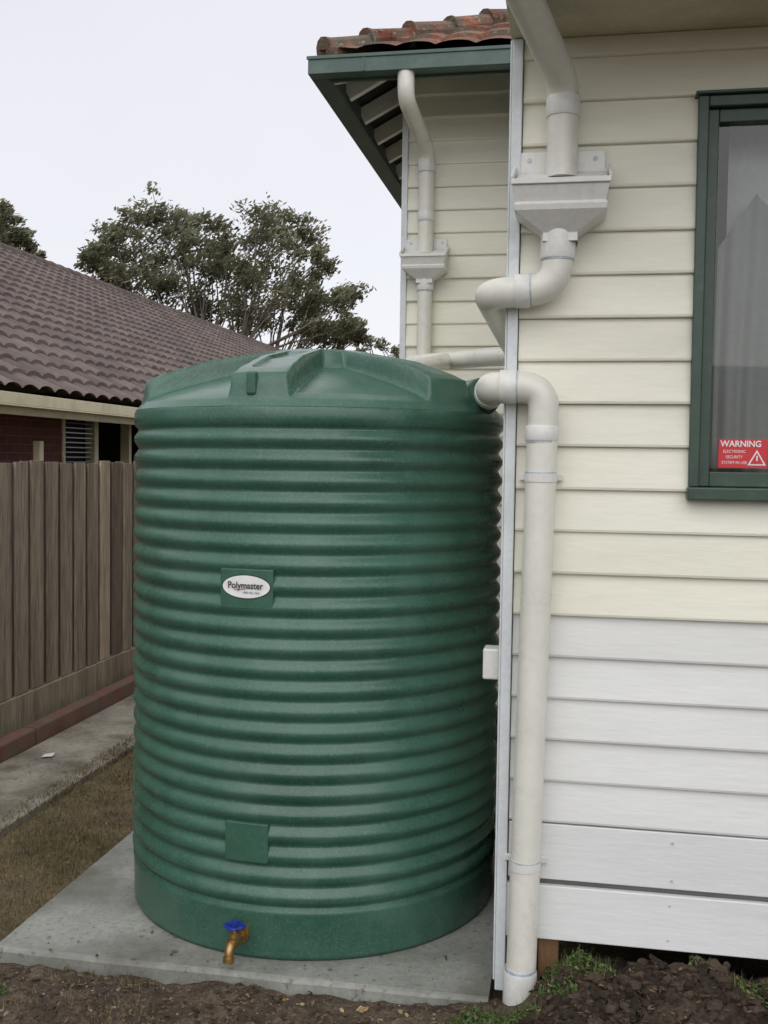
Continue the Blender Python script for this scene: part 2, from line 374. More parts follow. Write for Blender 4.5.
def tiles(name,o,a,u,tanp,lo,hi,tmax,course,pan,mat,parent,colf,amp=.018,step=.03,n=6):
    a=Vector(a);u=Vector(u);o=Vector(o)
    cosp=1/math.sqrt(1+tanp*tanp); V=[];C=[];F=[]
    dt=course*cosp; rows=[];k=0
    while k*dt<tmax:
        rows.append((k*dt,step,k)); rows.append((min(tmax,(k+1)*dt),0.004,k)); k+=1
    S0=min(lo(0),lo(tmax)); 
    ncol=int((max(hi(0),hi(tmax))-S0)/(pan/n))+1
    rnd={}
    for (t,lf_,kk) in rows:
        L0,H0=lo(t),hi(t)
        for i in range(ncol+1):
            s=S0+i*pan/n; sc_=min(max(s,L0),H0)
            ph=(sc_/pan)%1
            wv=amp*(abs(math.sin(math.pi*ph))**.7)
            j=int(math.floor(s/pan)); key=(kk,j)
            if key not in rnd: rnd[key]=(colf(),random.uniform(-.004,.006))
            p=o+a*sc_+u*t
            V.append((p.x,p.y,p.z+tanp*t+lf_+wv+rnd[key][1])); C.append(rnd[key][0])
    nc=ncol+1
    for r in range(len(rows)-1):
        for i in range(ncol):
            F.append((r*nc+i,r*nc+i+1,(r+1)*nc+i+1,(r+1)*nc+i))
    return make(name,V,F,mat,parent,cols=C)
def terc():
    t=random.random(); b=random.choice([(.21,.080,.052),(.26,.105,.066),(.16,.070,.050),(.22,.125,.092)])
    return tuple(q*(.75+.45*t) for q in b)
tiles('front_roof_tiles',(0,2.62,3.16),(1,0,0),(0,1,0),.20,lambda t:-.26,lambda t:XR+.3,3.5,.32,.22,m_terr,H,terc)
box('gable_infill',-.225,-.205,3.43,6.0,3.02,3.26,m_trim,H,0)
# window
box('window_sill',WX0-.004,WX1+.004,YW-.062,YW+.03,WZ0,WZ0+.040,m_green,H,.005)
fr=MB()
fr.box(WX0,WX0+.030,YW-.040,YW+.06,WZ0+.041,WZ1); fr.box(WX1-.03,WX1,YW-.040,YW+.06,WZ0+.041,WZ1); fr.box(WX0+.031,WX1-.031,YW-.038,YW+.06,WZ1-.032,WZ1)
fr.make('window_architrave',m_green,H,bevel=.003)
ss=MB()
a0,a1,b0,b1=WX0+.031,WX1-.031,WZ0+.042,WZ1-.033
ss.box(a0,a0+.032,YW-.014,YW+.03,b0,b1); ss.box(a1-.032,a1,YW-.014,YW+.03,b0,b1)
ss.box(a0+.0325,a1-.0325,YW-.012,YW+.03,b0,b0+.045); ss.box(a0+.0325,a1-.0325,YW-.012,YW+.03,b1-.04,b1)
ss.box((a0+a1)/2-.02,(a0+a1)/2+.02,YW-.011,YW+.029,b0+.046,b1-.041)
ss.make('window_sash',m_green,H,bevel=.003)
box('window_head_flashing',WX0-.01,WX1+.01,YW-.056,YW-.001,WZ1+.001,WZ1+.010,m_green,H,.002)
make('window_glass',[(a0+.02,YW+.012,b0+.02),(a1-.02,YW+.012,b0+.02),(a1-.02,YW+.012,b1-.02),(a0+.02,YW+.012,b1-.02)],[(0,1,2,3)],m_glass,H)
def curtain(name,x0,x1,y0,topf,zb,mat,amp=.02,f1=38):
    V=[];n=260;R_=12
    for i in range(n+1):
        x=x0+(x1-x0)*i/n; T=topf(x)
        for r in range(R_+1):
            t=r/R_; z=zb+(T-zb)*t
            ph=x*f1*(1+.10*math.sin(x*6))+1.1*math.sin(x*11+2)+.5*math.sin(z*3+x*5)
            yy=y0+amp*(1-.45*t)*(math.sin(ph)+.35*math.sin(ph*2.3+1))
            V.append((x,yy,z))
    m_=R_+1
    return make(name,V,[(i*m_+r,(i+1)*m_+r,(i+1)*m_+r+1,i*m_+r+1) for i in range(n) for r in range(R_)],mat,H,smooth=True)
curtain('sheer_curtain',WX0+.12,WX1-.02,YW+.20,lambda x:WZ1,WZ0-.05,m_curt2,.008,34)
curtain('curtain',WX0+.085,1.1,YW+.115,lambda x: 2.545-abs(x-.535)*1.1 if x>.535 else 2.545-abs(x-.535)*1.5,WZ0-.05,m_curt,.020,70)
# sticker
st=empty('warning_sticker')
sx0,sx1,sz0,sz1,sy=.429,.572,1.690,1.778,YW+.008
box('sticker_face',sx0,sx1,sy,sy+.002,sz0,sz1,m_sign,st,0)
def text(name,s,size,mat,parent,mx,xs=1.0):
    c=bpy.data.curves.new(name+'_c','FONT'); c.body=s; c.size=size; c.align_x='CENTER'; c.align_y='CENTER'; c.offset=.0006 if size>.018 else 0
    o=bpy.data.objects.new(name+'_c',c); S.collection.objects.link(o)
    dg=bpy.context.evaluated_depsgraph_get(); me=bpy.data.meshes.new_from_object(o.evaluated_get(dg))
    bpy.data.objects.remove(o)
    for v in me.vertices: v.co.x*=xs
    me.transform(mx); o2=bpy.data.objects.new(name,me); me.materials.clear(); me.materials.append(mat)
    S.collection.objects.link(o2); o2.parent=parent; return o2
RX=Matrix.Rotation(math.pi/2,4,'X')
text('warning_text','WARNING',.026,m_label,st,Matrix.Translation(((sx0+sx1)/2-.006,sy-.001,sz1-.015))@RX,.95)
for i,t_ in enumerate(['ELECTRONIC','SECURITY','SYSTEM IN USE']):
    text('small_text_%d'%i,t_,.0125,m_label,st,Matrix.Translation((sx0+.047,sy-.001,sz1-.038-.017*i))@RX,.9)
def tri(cx,cz,s,mat,y,name): make(name,[(cx-s,y,cz-s*.8),(cx+s,y,cz-s*.8),(cx,y,cz+s*.95)],[(0,1,2)],mat,st)
tri(sx1-.030,sz0+.030,.027,m_label,sy-.001,'triangle'); tri(sx1-.030,sz0+.0285,.020,m_sign,sy-.002,'triangle_inner')
box('exclamation',sx1-.0322,sx1-.0278,sy-.004,sy-.003,sz0+.022,sz0+.038,m_label,st,0)

# rear wing
YF=6.2; XF=-1.02; ZG=3.735
boards('wing_front_weatherboards',(XF+.012,YF),(-.17,YF),(0,-1),.25,4.15,PIT,lambda z:CREAM,H)
boards('wing_side_weatherboards',(XF,14),(XF,YF+.01),(-1,0),.25,4.0,PIT,lambda z:CREAM,H)
box('wing_corner_trim',XF-.024,XF+.011,YF-.03,YF+.04,.1,4.0,m_trim,H)
box('wing_stumps_skirt',XF+.01,-.21,YF+.03,YF+.06,-.1,.25,m_dark,H,0)
box('wing_upper_wall',-.20,XR,6.17,6.22,3.05,4.15,m_trim,H,0)
E0=5.60; EX=XF-.33; TP=.53
gt=MB()
gt.box(EX-.095,XR,E0-.095,E0-.085,ZG,ZG+.090); gt.box(EX-.085,XR,E0-.0845,E0-.002,ZG,ZG+.012)
gt.box(EX-.095,EX-.085,E0-.0845,14,ZG,ZG+.090); gt.box(EX-.0845,EX-.002,E0,14,ZG,ZG+.012)
gt.box(EX-.102,XR,E0-.102,E0-.0955,ZG+.074,ZG+.093)
gt.make('wing_gutter',m_gut,H,bevel=.003)
br=MB(); x=EX+.2
while x<XR: br.box(x,x+.012,E0-.099,E0-.0958,ZG+.004,ZG+.072); x+=.9
br.make('gutter_brackets',m_gut,H)
fa=MB(); fa.box(EX,XR,E0,E0+.02,ZG-.012,ZG+.10); fa.box(EX,EX+.02,E0+.021,14,ZG-.002,ZG+.10); fa.make('wing_fascia',m_green,H)
zb=ZG+.10
make('roof_lining',[(EX,E0,zb),(XR,E0,zb),(XR,E0+3,zb+3*TP),(EX+3,E0+3,zb+3*TP),(EX,14,zb),(EX+3,14,zb+3*TP)],[(0,1,2,3),(0,3,5,4)],m_dark,H)
ra=MB(); y=E0+.35; RC=(.80,.78,.70)
while y<13: ra.beam((EX+.02,y,zb-.055),(XF+.1,y,zb-.055+(XF+.08-EX)*TP),.045,.09,RC); y+=.42
x=EX+.5
while x<2: ra.beam((x,E0+.02,zb-.055),(x,YF+.05,zb-.055+(YF+.03-E0)*TP),.045,.09,RC); x+=.45
ra.beam((EX+.02,E0+.02,zb-.06),(XF+.1,E0+.44,zb-.06+.40*TP),.045,.11,RC)
ra.make('rafters',m_wall,H)
tiles('wing_roof_tiles',(EX-.05,E0-.05,zb+.005),(1,0,0),(0,1,0),TP,lambda t:t,lambda t:XR+1.5,3.05,.32,.21,m_terr,H,terc)
tiles('wing_roof_tiles_side',(EX-.05,E0-.05,zb+.005),(0,1,0),(1,0,0),TP,lambda t:t,lambda t:8.5,3.05,.32,.21,m_terr,H,terc)
make('wing_roof_back',[(EX+3,E0+3,zb+3*TP),(XR,E0+3,zb+3*TP),(XR,14,zb+3*TP-1.5),(EX+3,14,zb+3*TP-1.5)],[(0,1,2,3)],m_terr,H,cols=[(.22,.09,.06)]*4)
cp=MB(); k=0
while k*.20<3.0:
    t0=k*.20;t1=t0+.225
    P0=Vector((EX-.03+t0,E0-.03+t0,zb+.030+t0*TP+.014));P1=Vector((EX-.03+t1,E0-.03+t1,zb+.022+t1*TP))
    j=Vector((random.uniform(-.008,.008),0,random.uniform(-.009,.009)))
    v,f=sweep([P0+j,P0+j+(P1-P0)*.12,P1],[.076,.069,.060],12); cp.add([Vector(q)+Vector((0,0,.007*noise.noise(Vector(q)*22))) for q in v],f,terc()); k+=1
x=EX+3.1
while x<XR:
    v,f=sweep([(x,E0+2.95,zb+3*TP+.04),(x+.33,E0+2.95,zb+3*TP+.03)],[.1,.085],14); cp.add(v,f,terc()); x+=.3
cp.make('hip_capping',m_terr,H,smooth=False)
box('vent_cover',-.282,-.228,3.37,3.45,.995,1.095,m_pvcw,H,.006)

# ---------------------------------------------------------------- downpipes
D=empty('downpipe')
R=.047; PY=3.262
tube('swan_neck',[(-.235,2.655,3.03),(-.205,2.75,2.985),(-.062,PY+.01,2.845),(-.062,PY+.01,2.56)],R,m_pvc,D,.07)
def collar(name,a,b,r,mat,parent,ring=True):
    a=Vector(a);b=Vector(b); v,f=sweep([a,a+(b-a)*.06,b-(b-a)*.06,b],[r*.97,r,r,r*.97],28); o=make(name,v,f,mat,parent,smooth=True)
    m=o.modifiers.new('es','EDGE_SPLIT'); m.split_angle=math.radians(40)
    if ring:
        d=(b-a).normalized(); v,f=sweep([b,b+d*.005],r*.945,28); make(name+'_primer',v,f,m_ring,parent)
collar('joint',(-.062,PY+.01,2.74),(-.062,PY+.01,2.80),R*1.10,m_pvcw,D)
def rainhead(parent,cx,yw,zt,s=1.0):
    w=.143*s
    mb=MB(); mb.box(cx-.13*s,cx+.13*s,yw-.006,yw,zt-.15*s,zt+.022*s)
    mb.make('back_plate',m_pvcw,parent,bevel=.003)
    prof=[(w,.172*s,zt-.035*s,zt-.108*s),(w*.98,.170*s,zt-.05*s,zt-.125*s),(w*.92,.155*s,zt-.160*s,zt-.165*s),(w*.955,.160*s,zt-.166*s,zt-.171*s),(w*.945,.156*s,zt-.188*s,zt-.188*s),(w*.36,.104*s,zt-.245*s,zt-.245*s),(w*.36,.104*s,zt-.27*s,zt-.27*s)]
    V=[];F=[]
    for i,(hw,dp,zb_,zf_) in enumerate(prof):
        by=yw-.007 if i<5 else yw-.006*s
        V+=[(cx-hw,by,zb_),(cx+hw,by,zb_),(cx+hw,yw-dp,zf_),(cx-hw,yw-dp,zf_)]
    for i in range(len(prof)-1):
        for k in range(4): F.append((4*i+k,4*i+(k+1)%4,4*i+4+(k+1)%4,4*i+4+k))
    make('rain_head',V,F,m_pvcw,parent,bevel=.002)
    A=Vector((cx,yw-.010,zt-.040*s)); Bq=Vector((cx,yw-.168*s,zt-.110*s)); 
    sv=[];sf=[]; ns_=14
    for i in range(ns_+1):
        p=A+(Bq-A)*i/ns_; o_=-.008 if i%2 else -.004
        sv+=[(cx-w*.95,p.y,p.z+o_),(cx+w*.95,p.y,p.z+o_)]
    for i in range(ns_): sf.append((2*i,2*i+1,2*i+3,2*i+2))
    make('leaf_screen',sv,sf,m_pvcw,parent)
    m2=MB(); m2.beam((cx-w*1.01,yw-.175*s,zt-.110*s),(cx+w*1.01,yw-.175*s,zt-.110*s),.012,.016)
    for sx in (-1,1): m2.beam((cx+sx*w,yw-.01,zt-.032*s),(cx+sx*w,yw-.174*s,zt-.104*s),.009,.022)
    m2.make('rain_head_rim',m_pvcw,parent,bevel=.002)
    for sx in(-1,1):
        v,f=sweep([(cx+sx*.10*s,yw-.006,zt-.004*s),(cx+sx*.10*s,yw-.010,zt-.004*s)],.0065,12); make('screw_%d'%(sx+2),v,f,m_ring,parent)
rainhead(D,-.062,YW-.027,2.632,1.0)
IP=empty('tank_inlet_pipe')
tube('inlet_run',[(-.068,PY,2.40),(-.070,PY,2.225),(-.278,PY,2.215),(-.287,5.05,2.20),(-.42,5.28,2.22),(-.93,5.95,2.25)],R,m_pvc,IP,.085)
collar('joint',(-.068,PY,2.40),(-.069,PY,2.315),R*1.12,m_pvcw,IP)
collar('joint.001',(-.195,PY,2.220),(-.150,PY,2.222),R*1.10,m_pvcw,IP)
tube('branch',[(-.68,5.62,2.235),(-.85,4.75,2.09),(-.87,4.5,1.98)],R*.9,m_pvc,IP)
OP=empty('overflow_pipe')
tube('overflow_run',[(-.338,4.05,1.935),(-.262,PY,1.930),(-.100,PY,1.928),(-.137,PY,-.06)],R,m_pvc,OP,.070)
collar('joint',(-.105,PY,1.81),(-.106,PY,1.765),R*1.10,m_pvcw,OP)
collar('joint.001',(-.235,PY,1.930),(-.185,PY,1.930),R*1.11,m_pvcw,OP)
collar('joint.002',(-.285,3.50,1.932),(-.303,3.68,1.934),R*1.12,m_pvcw,OP,False)
collar('joint.003',(-.1365,PY,.10),(-.1375,PY,-.02),R*1.13,m_pvcw,OP,False)
v,f=sweep([(-.1362,PY,.110),(-.1363,PY,.100)],R*1.05,24); make('base_primer',v,f,m_ring,OP)
for i,(z,xx) in enumerate([(1.652,-.1055),(.44,-.129)]):
    v,f=sweep([(xx,PY,z-.013),(xx,PY,z+.013)],R*1.05,24); make('clip_%d'%i,v,f,m_pvcw,OP)
    v,f=sweep([(xx,PY,z+.0135),(xx,PY,z+.0175)],R*1.04,24); make('clip_edge_%d'%i,v,f,m_ring,OP)
    q=MB(); q.box(xx-.068,xx+.068,PY+.046,PY+.060,z-.010,z+.010); q.box(xx-.02,xx+.02,PY+.044,YW-.012,z-.0095,z+.0095); q.make('clip_bracket_%d'%i,m_pvcw,OP,bevel=.002)
D2=empty('downpipe')
fx=-.890; fy=YF-.075
tube('swan_neck',[(-.925,E0-.045,ZG+.02),(-.925,E0-.045,3.60),(fx,fy,3.50),(fx,fy,2.9)],.045,m_pvc,D2,.09)
collar('joint',(fx,fy,3.44),(fx,fy,3.37),.050,m_pvcw,D2); collar('joint.001',(fx,fy,3.14),(fx,fy,3.09),.050,m_pvcw,D2)
rainhead(D2,fx,YF-.027,2.975,.92)
tube('lower_run',[(fx,fy,2.75),(fx,fy,2.26),(fx-.03,fy-.17,2.25)],.043,m_pvc,D2,.04)
collar('joint.002',(fx,fy,2.76),(fx,fy,2.69),.050,m_pvcw,D2)

# ---------------------------------------------------------------- tank
T=empty('water_tank')
TX,TY,TR=-1.0015,4.07,.7145
prof=[(0,.0),(TR-.02,.0),(TR-.004,.004),(TR,.018),(TR+.001,.155),(TR+.004,.170)]
NR=23; z0=.180; z1=1.80; st_=(z1-z0)/NR
for k in range(NR):
    for j in range(12):
        ph=j/12; a=(.5-.5*math.cos(2*math.pi*ph))**.72
        prof.append((TR-.010+.0175*a,z0+(k+ph)*st_))
prof+=[(TR-.010,z1),(TR-.004,z1+.008),(TR+.004,z1+.016),(TR+.006,z1+.035),(TR+.006,z1+.062),(TR+.001,z1+.072)]
NS=200; V=[];F=[]
for r,z in prof:
    for k in range(NS):
        a=2*math.pi*k/NS
        wob=.0030*noise.noise(Vector((math.cos(a)*1.6,math.sin(a)*1.6,z*2.2)))+.0015*noise.noise(Vector((math.cos(a)*6,math.sin(a)*6,z*9)))
        rr=r+wob if r>.1 else r
        V.append((TX+rr*math.cos(a),TY+rr*math.sin(a),z))
for i in range(len(prof)-1):
    for k in range(NS):
        k2=(k+1)%NS; F.append((i*NS+k,i*NS+k2,(i+1)*NS+k2,(i+1)*NS+k))
make('tank_wall',V,F,m_tank,T,smooth=True)
def lerp(tab,x):
    if x<=tab[0][0]: return tab[0][1]
    for (a,b),(c,d) in zip(tab,tab[1:]):
        if x<=c: return b+(d-b)*(x-a)/(c-a)
    return tab[-1][1]
dome=[(0,2.070),(.2,2.050),(.35,2.015),(.5,1.972),(.60,1.940),(.66,1.918),(.690,1.900),(.705,1.884),(.716,1.872)]
V=[];F=[];NA=540; rings=[.0005]+[i*.0125 for i in range(1,55)]+[.684,.690,.696,.702,.708,.712,.7155]
A0=math.radians(-94.0)
for r in rings:
    for k in range(NA):
        a=2*math.pi*k/NA; z=lerp(dome,r)
        da=((a-A0+math.pi/6)%(math.pi/3))-math.pi/6
        lat=abs(r*math.sin(da)); hw=.050+.052*(r/.7)
        rib=sm(hw+.014,hw-.004,lat)*sm(.694,.674,r)
        top=lerp([(0,2.118),(.24,2.106),(.45,2.066),(.62,2.010),(.70,1.974)],r)
        top-=.012*sm(hw*.60,hw*.48,lat)*sm(.26,.30,r)*sm(.62,.59,r)
        z=z+(max(top-z,0))*rib
        hub=sm(.235,.205,r); z=max(z,z*(1-hub)+(2.124-.010*(r/.2)**2)*hub)
        V.append((TX+r*math.cos(a),TY+r*math.sin(a),z))
for i in range(len(rings)-1):
    for k in range(NA):
        k2=(k+1)%NA; F.append((i*NA+k,i*NA+k2,(i+1)*NA+k2,(i+1)*NA+k))
F.append(tuple(range(NA)))
make('tank_dome',V,F,m_tank,T,smooth=True)
def tpos(a,r,z): return Vector((TX+r*math.cos(a),TY+r*math.sin(a),z))
def patch(name,ang,z,w,h,r,mat,th=.03):
    n=10;V=[];F=[]; hw=w/2/TR
    for i in range(n+1):
        a=ang-hw+2*hw*i/n
        for rr,zz in((r-th,z-h/2),(r,z-h/2),(r,z+h/2),(r-th,z+h/2)): V.append(tpos(a,rr,zz))
    for i in range(n):
        for k in range(3): F.append((4*i+k,4*i+4+k,4*i+5+k,4*i+1+k))
    F+=[(0,1,2,3),(4*n+3,4*n+2,4*n+1,4*n)]
    return make(name,V,F,mat,T,bevel=.004)
LA=math.radians(-95.8)
patch('label_plate',LA,1.262,.190,.135,TR+.0095,m_tank2)
patch('blank_plate',math.radians(-95.3),.402,.155,.135,TR+.0095,m_tank2)
def ell(name,w,h,r,mat,dz=0,n=48):
    V=[tpos(LA,r,1.27+dz)];
    for k in range(n):
        a=2*math.pi*k/n; V.append(tpos(LA+w*math.cos(a)/TR,r,1.27+dz+h*math.sin(a)))
    make(name,V,[(0,1+k,1+(k+1)%n) for k in range(n)],mat,T)
ell('label_border',.087,.041,TR+.0110,m_black); ell('label_oval',.084,.038,TR+.0116,m_label)
rz=LA+math.pi/2
def lm(dz,off=0,tilt=0): return Matrix.Translation(tpos(LA,TR+.0150,1.27+dz)+Vector((math.cos(rz),math.sin(rz),0))*off)@Matrix.Rotation(rz,4,'Z')@RX@Matrix.Rotation(tilt,4,'Z')
text('label_text','Polymaster',.032,m_black,T,lm(.004,0,.0),.88)
text('label_small_text','1800 062 064',.011,m_black,T,lm(-.019,.02,0))
text('label_swoosh','_____',.020,m_redink,T,lm(-.001,-.02,.10),.8)
lg=MB()
p=tpos(math.radians(-96),.672,1.960); lg.beam(p-Vector((0,0,.05)),p+Vector((0,0,.030)),.035,.05); lg.make('lifting_lug',m_tank2,T,bevel=.008)
v,f=sweep([(-.42,4.10,1.935),(-.342,3.86,1.935)],[.076,.070],28); o=make('outlet_boss',v,f,m_tank,T,bevel=.006)
# tap
ta=math.radians(-96.5); zt=.085
def tp(r,z,s=0): return tpos(ta,TR+r,z)+Vector((math.cos(ta+math.pi/2),math.sin(ta+math.pi/2),0))*s
for nm,pts,r,mt in [('tap_flange',[tp(-.01,zt),tp(.012,zt)],.030,m_brass),('tap_stem',[tp(.0,zt),tp(.05,zt)],.015,m_brass),('tap_nut',[tp(.022,zt),tp(.036,zt)],.021,m_brass),
                    ('tap_body',[tp(.04,zt),tp(.085,zt-.004)],.021,m_brass),('tap_spout',[tp(.07,zt),tp(.10,zt-.012),tp(.106,zt-.05)],.015,m_brass),('tap_spout_ring',[tp(.105,zt-.038),tp(.107,zt-.055)],.019,m_brass),
                    ('tap_spindle',[tp(.06,zt+.01),tp(.06,zt+.05)],.008,m_brass),('tap_bonnet',[tp(.06,zt+.01),tp(.06,zt+.03)],.015,m_brass),('tap_handle_hub',[tp(.06,zt+.043),tp(.06,zt+.058)],.011,m_blue)]:
    v,f=sweep(fillet(pts,.015),r,6 if 'nut' in nm else 18); make(nm,v,f,mt,T,smooth=False)
hb=MB(); c=tp(.06,zt+.050)
rim=[c+Vector((math.cos(k*math.pi/8),math.sin(k*math.pi/8),0))*(.029+.004*math.cos(k*math.pi/2)) for k in range(17)]
v,f=sweep(rim,.0055,8,False); hb.add(v,f)
for k in range(4): hb.beam(c,c+Vector((math.cos(k*math.pi/2),math.sin(k*math.pi/2),0))*.028,.008,.007)
hb.make('tap_handle',m_blue,T)

# ---------------------------------------------------------------- fence
Fn=empty('paling_fence')
FX=-3.42; fm=MB(); y=1.2
while y<26:
    g0=.75+.5*random.random(); c=tuple(q*g0 for q in random.choice([(.255,.210,.165),(.215,.180,.145),(.28,.230,.175),(.195,.160,.130)]))
    top=1.655+random.uniform(-.012,.012)
    fm.box(FX-.014,FX+random.uniform(0,.004),y,y+.145,.19,top,c)
    g0=.65+.4*random.random(); fm.box(FX-.034,FX-.019,y+.11,y+.24,.19,top+random.uniform(-.015,.01),tuple(q*g0 for q in(.20,.165,.13)))
    y+=.20
fm.make('palings',m_wood,Fn,bevel=.002)
rl=MB()
for z in(.3,.95,1.5): rl.box(FX-.075,FX-.036,1.2,26,z,z+.075,(.15,.12,.10))
y=1.2
while y<26: rl.box(FX-.16,FX-.077,y,y+.1,-.1,1.6,(.15,.12,.10)); y+=2.4
rl.make('rails_and_posts',m_wood,Fn)
pb=MB(); y=1.2
while y<26: pb.box(FX-.012,FX+.022,y,y+2.39,-.06,.185,(.24,.20,.15)); y+=2.4
pb.make('plinth_board',m_wood,Fn,bevel=.003)

# ---------------------------------------------------------------- neighbour's house
B=empty('brick_house')
BX=-5.6; EXN=-5.0
box('brick_wall',BX-.2,BX,4,10.82,-.1,2.3,m_brick,B,0)
box('brick_wall_beyond_porch',BX-.2,BX,14.6,37,-.1,2.3,m_brick,B,0)
box('brick_under_window',BX-.2,BX,10.821,11.62,-.1,1.0,m_brick,B,0)
pw=MB(); pw.box(BX-1.7,BX-1.6,10.9,16.6,-.1,2.4); pw.box(BX-1.59,BX-.21,14.61,14.7,-.1,2.4); pw.box(BX-1.59,BX-.21,11.0,11.1,-.1,2.4); pw.box(BX-1.7,BX-.001,10.9,14.59,2.32,2.36)
pw.make('porch_recess_walls',m_dark,B)
wn=MB(); wn.box(BX-.1,BX+.02,10.80,10.86,1.0,2.2); wn.box(BX-.1,BX+.02,11.58,11.68,-.1,2.2); wn.box(BX-.1,BX+.02,12.55,12.62,-.1,2.2); wn.make('frames',m_cream2,B,bevel=.004)
lv=MB(); z=1.02
while z<2.18: lv.beam((BX-.03,10.87,z),(BX-.03,11.57,z),.06,.012,(1,1,1)); z+=.055
mlv=M('louvre_glass',(.16,.18,.19),rough=.2,bump=0); lv.make('louvre_window',mlv,B)
box('louvre_back',BX-.14,BX-.12,10.86,11.58,1,2.2,m_dark,B,0)
box('porch_post',BX+.25,BX+.33,9.72,9.80,-.1,1.84,m_cream2,B,.01)
fs=MB(); fs.box(EXN-.03,EXN,3.5,38.5,2.06,2.26); fs.box(EXN+.001,EXN+.11,3.5,38.5,2.13,2.145); fs.box(EXN+.095,EXN+.11,3.5,38.5,2.1451,2.25)
fs.make('gutter_and_fascia',m_cream2,B,bevel=.004)
box('eave_soffit',BX,EXN-.031,3.5,38.5,2.10,2.115,m_cream2,B,0)
def brn():
    t=random.uniform(.82,1.15); b=random.choice([(.135,.103,.096),(.125,.096,.090),(.145,.115,.105)]); return tuple(q*t for q in b)
tiles('roof_tiles',(EXN+.06,3.4,2.26),(0,1,0),(-1,0,0),.577,lambda t:0,lambda t:35.2,5.55,.34,.30,m_btile,B,brn,amp=.045,step=.045,n=6)
make('roof_rear',[(EXN-5.5,3.4,2.26+5.55*.577),(EXN-5.5,38.6,2.26+5.55*.577),(EXN-11,38.6,2.2),(EXN-11,3.4,2.2)],[(0,1,2,3)],m_btile,B,cols=[(.13,.10,.095)]*4)
make('gable_end',[(EXN-.2,38.4,2.2),(EXN-11,38.4,2.2),(EXN-5.5,38.4,5.3)],[(0,1,2)],m_brick,B)
make('gable_end.001',[(EXN-.2,3.6,2.2),(EXN-11,3.6,2.2),(EXN-5.5,3.6,5.3)],[(0,1,2)],m_brick,B)
rc=MB(); y=3.4
while y<38.5:
    v,f=sweep([(EXN-5.5,y,5.47),(EXN-5.5,y+.42,5.455)],[.13,.115],12); rc.add(v,f,brn()); y+=.38
rc.make('ridge_capping',m_btile,B)

# ---------------------------------------------------------------- trees
def tree(name,base,az,clumps,px,uc,seed,leaf=.16,per=330,depth=3.5,reps=3):
    random.seed(seed)
    E=empty(name); fw=Vector((math.sin(az),math.cos(az),0)); rt=Vector((math.cos(az),-math.sin(az),0)); base=Vector(base)
    L=MB(); W=MB(); fork=base+Vector((0,0,3.6))
    v,f=sweep([base,base+Vector((.1,0,1.8)),fork],[.42,.33,.28],10); W.add(v,f)
    hubs=[]
    for i,dx in enumerate((-3.0,-.8,1.2,3.4)):
        hp=base+rt*dx*.75+fw*random.uniform(-1.5,1.5)+Vector((0,0,6.3+random.uniform(-.4,.8)-abs(dx)*.2)); hubs.append(hp)
        mid=(fork+hp)/2+Vector((random.uniform(-.3,.3),0,.3)); v,f=sweep([fork,mid,hp],[.22,.17,.12],8); W.add(v,f)
    for (u,vv,r) in clumps:
        lat=(u-uc)/px; z=1.7+(462-vv)/px; rr=r/px
        for rep in range(reps):
            c=base+rt*(lat+random.uniform(-.3,.3))+fw*random.uniform(-depth,depth)+Vector((0,0,z+random.uniform(-.2,.2)))
            hp=min(hubs,key=lambda h:(h-c).length)
            mid=(hp+c)/2+Vector((random.uniform(-.5,.5),random.uniform(-.5,.5),random.uniform(-.5,.2)))
            v,f=sweep([hp,mid,c],[.07,.04,.02],4,False); W.add(v,f)
            for s in range(8):
                d=Vector((random.gauss(0,1),random.gauss(0,1),random.gauss(0,.8))).normalized()
                sc_=c+d*rr*random.uniform(.25,.9); v,f=sweep([c-Vector((0,0,.2)),sc_],[.025,.01],3,False); W.add(v,f)
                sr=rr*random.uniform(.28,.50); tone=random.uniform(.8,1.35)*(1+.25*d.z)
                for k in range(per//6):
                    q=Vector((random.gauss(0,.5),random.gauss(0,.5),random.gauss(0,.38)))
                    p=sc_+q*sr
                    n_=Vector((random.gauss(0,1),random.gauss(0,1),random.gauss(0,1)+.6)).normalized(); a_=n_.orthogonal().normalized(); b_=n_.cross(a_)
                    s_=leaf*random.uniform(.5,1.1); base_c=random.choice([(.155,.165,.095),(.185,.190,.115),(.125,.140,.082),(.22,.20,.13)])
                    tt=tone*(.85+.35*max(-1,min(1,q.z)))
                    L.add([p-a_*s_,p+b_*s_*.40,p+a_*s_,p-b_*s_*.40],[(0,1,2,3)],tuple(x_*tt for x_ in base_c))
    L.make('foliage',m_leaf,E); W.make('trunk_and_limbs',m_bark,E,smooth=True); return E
cl1=[(185,222,20),(160,230,24),(135,242,24),(115,256,22),(104,274,16),(140,268,26),(175,252,28),(212,242,24),(205,272,26),(250,234,24),(276,228,22),(300,246,22),(316,264,18),(262,262,26),(240,285,26),(288,280,26),(318,292,20),(336,306,18),(348,322,15),(358,336,10),(165,295,26),(122,292,20),(200,305,26),(235,318,26),(270,312,26),(305,312,22),(305,330,20),(330,336,16),(185,330,22),(150,322,20),(225,262,24),(112,285,14)]
tree('eucalyptus_tree',(-16.6,47.2,-.1),math.radians(-19.4),cl1,21.2,215,11,per=240)
cl2=[(-40,235,24),(-15,226,22),(4,224,18),(18,236,15),(28,248,10),(5,250,20),(-25,260,24),(-60,260,26),(24,260,12)]
tree('eucalyptus_tree',(-25.5,43.5,-.1),math.radians(-30.3),cl2,23.5,-5,12,per=220,depth=2.5)
cl3=[(372,346,8),(385,350,8),(396,353,9),(360,352,8)]
tree('pepper_tree',(-10.5,57,-.1),math.radians(-10.4),cl3,18,384,13,leaf=.12,per=90,depth=1.2,reps=2)

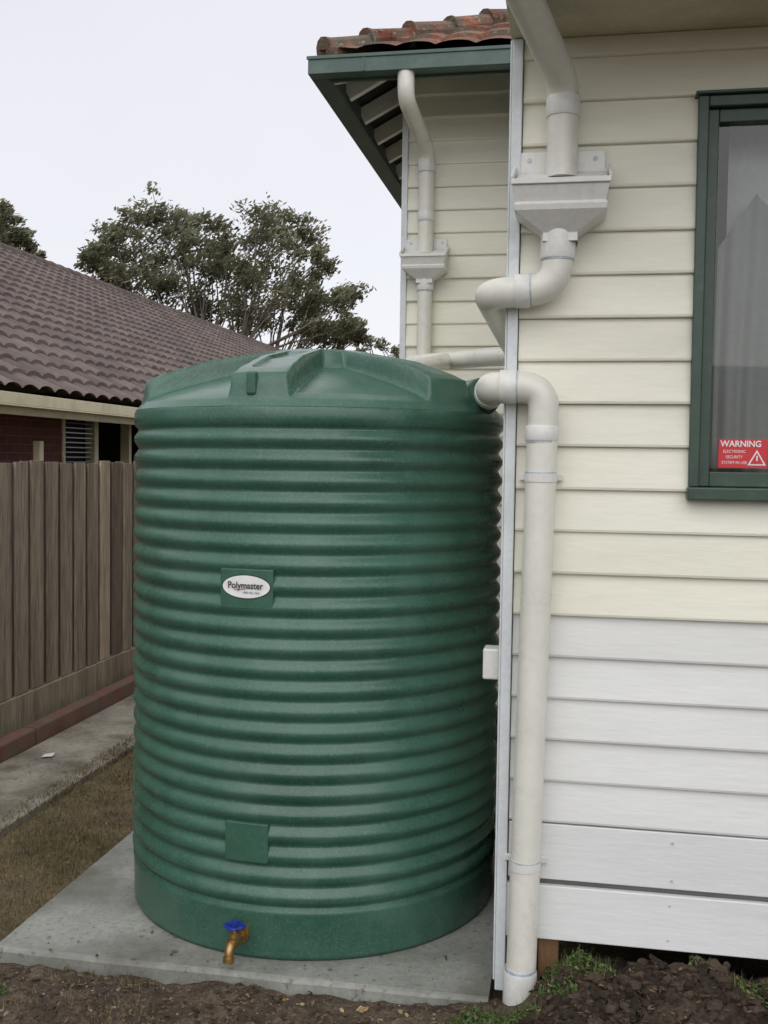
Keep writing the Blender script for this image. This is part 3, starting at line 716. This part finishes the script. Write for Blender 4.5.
# ---------------------------------------------------------------- light
W=bpy.data.worlds.new('World'); S.world=W; W.use_nodes=True; N=W.node_tree.nodes; L=W.node_tree.links
sun_az=math.radians(170); sun_el=math.radians(40)
bg=N['Background']; sk=N.new('ShaderNodeTexSky'); sk.sky_type='NISHITA'; sk.sun_disc=False; sk.sun_elevation=sun_el; sk.sun_rotation=sun_az
L.new(sk.outputs[0],bg.inputs[0]); bg.inputs[1].default_value=.015
tc=N.new('ShaderNodeTexCoord'); sp=N.new('ShaderNodeSeparateXYZ'); L.new(tc.outputs['Generated'],sp.inputs[0])
cr=N.new('ShaderNodeValToRGB'); L.new(sp.outputs[2],cr.inputs[0])
e=cr.color_ramp.elements; e[0].position=0; e[0].color=(.78,.77,.79,1); e[1].position=1; e[1].color=(1,1,1,1)
x1=e.new(.10); x1.color=(.78,.77,.80,1); x2=e.new(.40); x2.color=(.73,.72,.76,1); x3=e.new(.6); x3.color=(1,1,1,1)
nz=N.new('ShaderNodeTexNoise'); nz.inputs['Scale'].default_value=1.8; nz.inputs['Detail'].default_value=3; L.new(tc.outputs['Generated'],nz.inputs['Vector'])
mr=N.new('ShaderNodeMapRange'); mr.inputs['From Min'].default_value=.3; mr.inputs['From Max'].default_value=.7; mr.inputs['To Min'].default_value=.95; mr.inputs['To Max'].default_value=1.06; L.new(nz.outputs['Fac'],mr.inputs[0])
b2=N.new('ShaderNodeBackground'); L.new(cr.outputs[0],b2.inputs[0])
m2=N.new('ShaderNodeMath'); m2.operation='MULTIPLY'; m2.inputs[1].default_value=1.08; L.new(mr.outputs[0],m2.inputs[0]); L.new(m2.outputs[0],b2.inputs[1])
ad=N.new('ShaderNodeAddShader'); L.new(bg.outputs[0],ad.inputs[0]); L.new(b2.outputs[0],ad.inputs[1]); L.new(ad.outputs[0],N['World Output'].inputs[0])
sl=bpy.data.lights.new('sun','SUN'); sl.energy=1.2; sl.angle=math.radians(70); sl.color=(1,.985,.95)
so=bpy.data.objects.new('sun',sl); S.collection.objects.link(so)
dirv=Vector((math.sin(sun_az)*math.cos(sun_el),math.cos(sun_az)*math.cos(sun_el),math.sin(sun_el)))
so.rotation_euler=dirv.to_track_quat('Z','Y').to_euler()

# ---------------------------------------------------------------- camera
cd=bpy.data.cameras.new('camera'); cam=bpy.data.objects.new('camera',cd); S.collection.objects.link(cam); S.camera=cam
cd.sensor_fit='VERTICAL'; cd.sensor_height=36; cd.lens=36*1050/1024; cd.clip_end=2000; cd.clip_start=.05
cam.matrix_world=Matrix.Translation((0,0,1.7))@Matrix.Rotation(math.radians(10.31),4,'Z')@Matrix.Rotation(math.radians(87.15),4,'X')@Matrix.Rotation(math.radians(.8),4,'Z')
